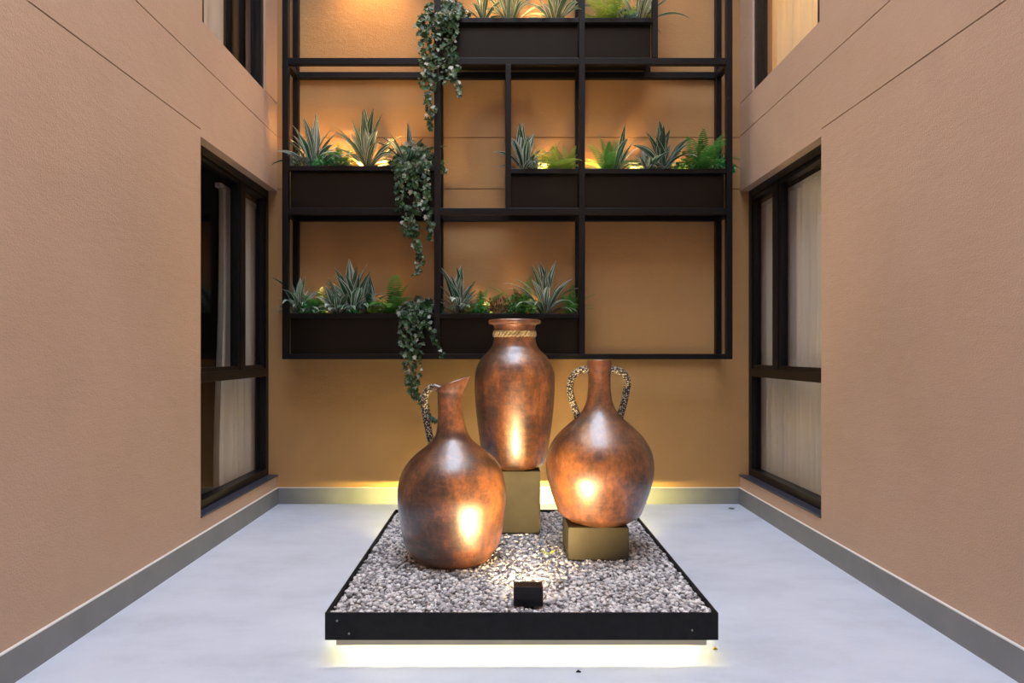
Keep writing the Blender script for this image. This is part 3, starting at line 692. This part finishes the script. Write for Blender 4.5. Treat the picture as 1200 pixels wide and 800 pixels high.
def ivy(label, px, z, strands, mound, nm, Y=4.90, leaf=.046):
    """strands: list of (pixel polyline hanging in front of the rail, leaves per 10 px, half-width px)"""
    X0 = (px - CX) / F * Y; root = empty('ivy', (X0, Y, z - .04)); tag(root, label, 'ivy', 'trailing ivy on the rack'); O = Vector(root.location)
    v, f = [], []; vine = MB()
    def leaf_at(p, d, s):
        d = d.normalized(); nrm = Vector((random.gauss(0, .45), -1 + random.gauss(0, .3), random.gauss(.25, .45))).normalized()
        d = (d - nrm * d.dot(nrm)).normalized(); b = d.cross(nrm); k = len(v); bend = random.uniform(-.15, .25)
        v.append(tuple(p + d * s * .38 - nrm * s * .06))
        for (a, t) in IVY: v.append(tuple(p + b * a * s + d * t * s + nrm * s * (-bend * t * t + .10 * abs(a))))
        for i in range(10): f.append((k, k + 1 + i, k + 1 + (i + 1) % 10))
    def try_leaf(make):
        for t in range(14):
            n0 = len(v); f0 = len(f); leaf_at(*make())
            w_ = [O + Vector(q) for q in v[n0:]]; ar = np.array([tuple(q) for q in w_]); ar = np.concatenate([ar, (ar + np.roll(ar, 1, 0)) / 2])
            if not blocked(ar) and not near_leaf(w_[0], .012): return
            del v[n0:]; del f[f0:]
    for pts, dens, hw in strands:
        W = [Px(a, b, yy) - O for a, b, yy in pts if yy < 4.80]
        if pts[0][2] > 4.80:
            xs = (pts[0][0] - CX) / F * 4.82 - O.x; zr = z - O.z
            W = [Vector((xs, 4.885 - O.y, zr + .012)), Vector((xs, 4.82 - O.y, zr + .022)), Vector((xs, 4.782 - O.y, zr + .008)), Vector((xs, h0 - O.y, zr - .03))] + [q for q in W if q.z < zr - .05]
        W = [Vector(q) for q in spline([tuple(q) for q in W], 6)]
        if pts[0][2] > 4.80: vine.tube([Vector((xs * .9 + random.uniform(-.01, .01), -.005, -.02))] + W, .0024, 5)
        else: vine.tube(W, .0024, 5)
        ln = sum((W[i + 1] - W[i]).length for i in range(len(W) - 1)); nl = int(ln * F / 4.8 / 10 * dens * 1.25)
        for i in range(nl):
            t = (i + random.random()) / nl * (len(W) - 1); j = min(int(t), len(W) - 2); p0 = W[j].lerp(W[j + 1], t - j); tp_ = hw * 4.8 / F * (1.0 - .45 * t / len(W))
            def make():
                dx = random.uniform(-1, 1) * tp_
                return p0 + Vector((dx, random.uniform(-.8, .1) * min(tp_, .045), random.uniform(-.01, .01))), Vector((dx * 8 + random.gauss(0, .5), -.2, -1 + random.gauss(0, .35))), leaf * random.uniform(.6, 1.15) * (1 - .25 * t / len(W))
            try_leaf(make)
    mx, mz = mound
    for i in range(int(nm * 1.3)):
        def make():
            a = random.uniform(0, 2 * PI); rr = math.sqrt(random.random()); h = (1 - rr * rr) * random.uniform(.4, 1)
            return Vector((mx * rr * math.cos(a), .085 * rr * math.sin(a) - .02, .02 + mz * h)), Vector((math.cos(a) + random.gauss(0, .3), -.4, random.gauss(-.1, .6))), leaf * random.uniform(.65, 1.15)
        try_leaf(make)
    obj('foliage', v, f, 'ivy_leaf', root)['kind'] = 'stuff'; vine.build('vine', 'stem', root); return root
ST = 'striped strap-leaf plants in the planters'; FE = 'ferns in the planters'
lo_, mi_, mr_, to_ = RIM['low'], RIM['mid'], RIM['midr'], RIM['top']
W3, W4, W6 = .046, .072, .105
UPL = [(px, z, pw * UP, lb, 4.988) for px, z, pw, lb in ((357, mi_, .5, 'small added uplight at the window end of the ivy planter'), (399, mi_, .9, 'small lit uplight beside the large cream striped plant'), (449, mi_, 1.2, 'small added uplight between the large striped plant and the ivy'),
                      (630, mr_, .6, 'small added uplight under the lime fern'), (695, mr_, .5, 'small added uplight beside the rack post under the green fern'), (757, mr_, .28, 'small lit uplight between the green fern and dark striped plant'), (798, mr_, .6, 'small added uplight between the dark striped plant and the tall fern'),
                      (731, to_, .6, 'small lit uplight under the yellow-lit fern'), (625, to_, .4, 'small added uplight between the cream striped plants'), (574, to_, .4, 'small added uplight beside the upper ivy'),
                      (388, lo_, .35, 'small added uplight in the lowest planter by the broad striped plant'), (450, lo_, .25, 'small added uplight in the lowest planter by the upright fern'), (572, lo_, .3, 'small added uplight in the lowest planter behind the vase'), (622, lo_, .25, 'small added uplight in the lowest planter by the arching striped plant'))]
UPL += [(744, mr_ - .001, 14, 'small added uplight in front of the dark striped plant and green fern', 4.884), (634, mr_ - .001, 14, 'small added uplight in front of the lime fern', 4.884), (421, mi_ - .001, 22, 'small lit uplight in front of the large cream striped plant', 4.884)]
for px, z, pw, lb, uy in UPL:
    xu = (px - CX) / F * uy; OBS.append((xu - .026, xu + .026, uy - .026, uy + .026, z - .04, z - .008))
OBS += [(-9, 9, YB, 9, 0, 9), (-9, XL, 0, 9, 0, 9), (XR, 9, 0, 9, 0, 9)]
OB = np.array(OBS)
# upper tier
plant('striped_plant', 'leaf', TB['leaf_cream', W3], 597, to_, 24, .36, 'cream striped strap-leaf plant in the upper planter', 'plant', ST)
plant('striped_plant', 'leaf', TB['leaf_cream', W4], 651, to_, 20, .34, 'cream striped plant in the upper planter beside the rack post', 'plant', ST)
plant('striped_plant', 'leaf', TB['leaf_cream', W4], 567, to_, 12, .26, 'small cream striped plant at the edge of the upper ivy', 'plant', ST)
plant('fern', 'frond', TB['frond_yellow'], 714, to_, 14, .36, 'yellow-lit fern in the short upper planter', 'fern', FE, up=0)
plant('striped_plant', 'leaf', TB['leaf_cream', W3], 748, to_, 18, .38, 'cream striped plant at the end of the short upper planter', 'plant', ST, lean=.12)
sprig(733, to_, .07, 'sprig_pale', 'small blue-green filler plant beside the yellow-lit fern')
# middle tier
plant('striped_plant', 'leaf', TB['leaf_white', W4], 368, mi_, 22, .36, 'white striped plant at the window end of the ivy planter', 'plant', ST)
plant('striped_plant', 'leaf', TB['leaf_cream', W4], 430, mi_, 28, .38, 'large cream striped plant beside the middle tier ivy', 'plant', ST)
plant('striped_plant', 'leaf', TB['leaf_dark', W4], 479, mi_, 10, .33, 'dark upright leaves rising out of the middle tier ivy', 'plant', ST, up=.1)
sprig(356, mi_, .085, 'sprig_pale', 'small blue-green filler plant at the window end of the ivy planter', 170)
sprig(383, mi_, .075, 'sprig_leaf', 'bright green filler plant between the two striped plants of the ivy planter', 200)
sprig(400, mi_, .05, 'sprig_pale', 'tiny grey-green filler plant under the large cream striped plant', 80)
plant('striped_plant', 'leaf', TB['leaf_white', W6], 613, mr_, 16, .32, 'white striped plant beside the lime fern', 'plant', ST)
plant('fern', 'frond', TB['frond_yellow'], 644, mr_, 16, .30, 'lime green fern in the short middle tier planter', 'fern', FE, up=.1)
plant('fern', 'frond', TB['frond_yellow'], 664, mr_, 9, .20, 'small lime fern leaning against the rack post', 'fern', FE)
sprig(625, mr_, .06, 'sprig_pale', 'pale filler plant under the lime fern', 120)
plant('fern', 'frond', TB['frond_green'], 712, mr_, 13, .28, 'arching green fern beside the dark striped plant', 'fern', FE)
plant('striped_plant', 'leaf', TB['leaf_white', W4], 722, mr_, 9, .30, 'loose white striped leaves arching over the green fern', 'plant', ST, up=.1)
plant('striped_plant', 'leaf', TB['leaf_dark', W6], 776, mr_, 24, .31, 'dark striped strap-leaf plant in the middle tier planter', 'plant', ST)
plant('fern', 'frond', TB['frond_green'], 822, mr_, 17, .36, 'tall bright green fern at the end of the middle tier planter', 'fern', FE, up=-.1)
sprig(804, mr_, .06, 'sprig_leaf', 'small green filler plant between dark striped plant and tall fern', 120)
sprig(843, mr_, .075, 'sprig_leaf', 'green filler plant at the foot of the tall fern', 170)
# lowest tier
plant('striped_plant', 'leaf', TB['leaf_white', W4], 352, lo_, 26, .30, 'drooping white striped plant hanging over the rack end post', 'plant', ST, up=-.1)
plant('striped_plant', 'leaf', TB['leaf_white', W6], 413, lo_, 22, .34, 'broad white striped plant in the long lowest planter', 'plant', ST)
plant('striped_plant', 'leaf', TB['leaf_dark', W6], 432, lo_, 12, .30, 'dark broad-leaved plant beside the lowest tier fern', 'plant', ST)
plant('fern', 'frond', TB['frond_green'], 458, lo_, 10, .36, 'upright green fern beside the lowest tier ivy', 'fern', FE, up=-.3)
plant('fern', 'frond', TB['frond_green'], 372, lo_, 7, .34, 'thin fern behind the drooping white striped plant', 'fern', FE, Y=4.97, up=-.4)
sprig(364, lo_, .06, 'sprig_leaf', 'bright green filler plant beside the drooping striped plant', 170)
sprig(393, lo_ + .06, .05, 'sprig_leaf', 'green filler plant nestled behind the broad white striped plant', 120)
sprig(413, lo_ - .01, .045, 'sprig_leaf', 'small green filler plant in front of the broad white striped plant', 110)
sprig(441, lo_ - .01, .05, 'sprig_lime', 'pale lime filler plant at the foot of the lowest tier fern', 110)
plant('striped_plant', 'leaf', TB['leaf_white', W6], 539, lo_, 24, .32, 'silvery white striped plant behind the tall vase', 'plant', ST)
sprig(549, lo_ - .01, .05, 'sprig_lime', 'lime filler plant under the silvery striped plant', 120)
sprig(561, lo_ - .01, .05, 'sprig_leaf', 'bright green filler plant under the silvery striped plant', 140)
sprig(583, lo_, .08, 'sprig_red', 'reddish twiggy filler plant above the vase rim', 130, spiky=True, leaf=.03)
sprig(609, lo_, .095, 'sprig_leaf', 'blue-green bushy filler plant above the vase rim', 260)
plant('striped_plant', 'leaf', TB['leaf_white', W4], 640, lo_, 22, .36, 'tall arching striped plant at the post end of the lowest planter', 'plant', ST)
plant('fern', 'frond', TB['frond_green'], 668, lo_, 9, .24, 'small fern spilling past the rack post', 'fern', FE)
plant('fern', 'frond', TB['frond_green'], 612, lo_, 7, .34, 'dark upright fern behind the bushy filler plant', 'fern', FE, Y=4.97, up=-.3)
plant('fern', 'frond', TB['frond_green'], 395, lo_, 9, .27, 'low green fern between the drooping and the broad striped plants', 'fern', FE, Y=4.94)
plant('fern', 'frond', TB['frond_green'], 563, lo_, 8, .24, 'low green fern between the silvery striped plant and the twiggy plant', 'fern', FE, Y=4.94)
plant('fern', 'frond', TB['frond_green'], 398, mi_, 8, .24, 'low green fern between the two striped plants of the ivy planter', 'fern', FE, Y=4.96)
plant('striped_plant', 'leaf', TB['leaf_white', W6], 760, mr_, 12, .26, 'white striped plant tucked in front of the dark striped plant', 'plant', ST, Y=4.90, up=-.2)
plant('striped_plant', 'leaf', TB['leaf_white', W6], 395, lo_, 12, .28, 'spreading white striped leaves beside the broad striped plant', 'plant', ST, Y=4.90, up=-.2)
# ivy
h0 = 4.768
ivy('variegated ivy trailing from the upper planter', 522, to_, [
    ([(523, 5, 4.86), (503, 34, h0), (499, 60, h0), (502, 95, h0), (505, 135, h0)], 13, 11),
    ([(525, 5, 4.86), (513, 36, h0), (512, 65, h0), (515, 100, h0)], 14, 12), ([(531, 8, 4.86), (530, 36, h0), (528, 60, h0), (525, 95, h0)], 13, 9),
    ([(521, 5, 4.86), (497, 36, h0), (497, 70, h0), (495, 100, h0)], 10, 7), ([(532, 60, h0), (535, 90, h0), (539, 112, h0)], 8, 4), ([(500, 100, h0), (504, 130, h0), (505, 152, h0)], 7, 4)], (.21, .23), 220)
ivy('variegated ivy trailing from the middle tier planter', 488, mi_, [
    ([(475, 192, 4.86), (473, 205, h0), (472, 230, h0), (477, 260, h0), (480, 275, h0)], 15, 11), ([(487, 192, 4.86), (486, 210, h0), (485, 240, h0), (486, 268, h0)], 15, 11),
    ([(498, 192, 4.86), (499, 205, h0), (500, 225, h0), (499, 240, h0)], 12, 7), ([(495, 235, h0), (503, 255, h0), (505, 280, h0)], 8, 4),
    ([(483, 265, h0), (488, 285, h0), (493, 302, h0), (488, 322, h0)], 10, 5), ([(466, 192, 4.86), (467, 210, h0), (468, 245, h0)], 11, 6)], (.21, .22), 220)
ivy('variegated ivy trailing from the lowest planter towards the jug', 494, lo_, [
    ([(478, 365, 4.86), (477, 380, h0), (476, 405, h0), (480, 430, h0), (484, 452, h0)], 14, 10), ([(490, 365, 4.86), (490, 385, h0), (488, 415, h0), (487, 445, h0)], 14, 10),
    ([(500, 365, 4.86), (502, 378, h0), (508, 392, h0), (515, 405, h0), (519, 418, h0)], 9, 4), ([(480, 440, h0), (488, 458, h0), (495, 470, h0), (503, 484, h0), (511, 492, h0)], 10, 5),
    ([(482, 440, h0), (485, 455, h0), (487, 466, h0)], 9, 4)], (.18, .14), 200)

for a_, k_ in SPR: grow_sprig(*a_, **k_)
# little uplights in the planters, most of them unseen and added to warm the wall
def uplight(px, z, power, label, Y=4.992, col=(1.0, .54, .17)):
    t = empty('uplight', ((px - CX) / F * Y, Y, z - .036)); tag(t, label, 'lamp', 'small uplights in the planters')
    MB().tube([(0, 0, 0), (0, 0, .022)], .026, 14).build('housing', 'black_steel', t); MB().tube([(0, 0, .022), (0, 0, .026)], .021, 14).build('lens', 'lamp_lens', t)
    l = bpy.data.lights.new('uplight', 'SPOT'); l.energy = power; l.color = col; l.spot_size = 2.1; l.spot_blend = 1.0; l.shadow_soft_size = .015
    o = bpy.data.objects.new('uplight_light', l); C.objects.link(o); o.location = (t.location.x, Y, z - .005)
    o.rotation_euler = (PI + .0, 0, 0); o.rotation_euler.x = PI + (.12 if Y > 4.95 else -.25)
for px, z, pw, lb, uy in UPL: uplight(px, z, pw, lb, uy)

# unseen spots added under the top rack rail to brighten the upper wall
def added_spot(px, power, label):
    Y = 4.84; t = empty('added_spotlight', ((px - CX) / F * Y, Y, 4.478)); tag(t, label, 'lamp', 'added small spots under the top rail of the rack')
    MB().tube([(0, 0, -.05), (0, 0, .012)], .024, 14).build('housing', 'black_steel', t); MB().tube([(0, 0, -.054), (0, 0, -.0505)], .020, 14).build('lens', 'lamp_lens', t)
    MB().tube([(0, -.012, .012), (0, -.012, .022)], .008, 8).build('clamp', 'black_steel', t)
    l = bpy.data.lights.new('added_spot', 'SPOT'); l.energy = power; l.color = (1.0, .54, .17); l.spot_size = 1.9; l.spot_blend = 1.0; l.shadow_soft_size = .015
    o = bpy.data.objects.new('added_spot_light', l); C.objects.link(o); o.location = (t.location.x, Y, 4.415); o.rotation_euler = (.15, 0, 0)
added_spot(430, 60.0, 'added small spot under the top rack rail above the ivy planter')
added_spot(600, 40.0, 'added small spot under the top rack rail above the cream striped plants')
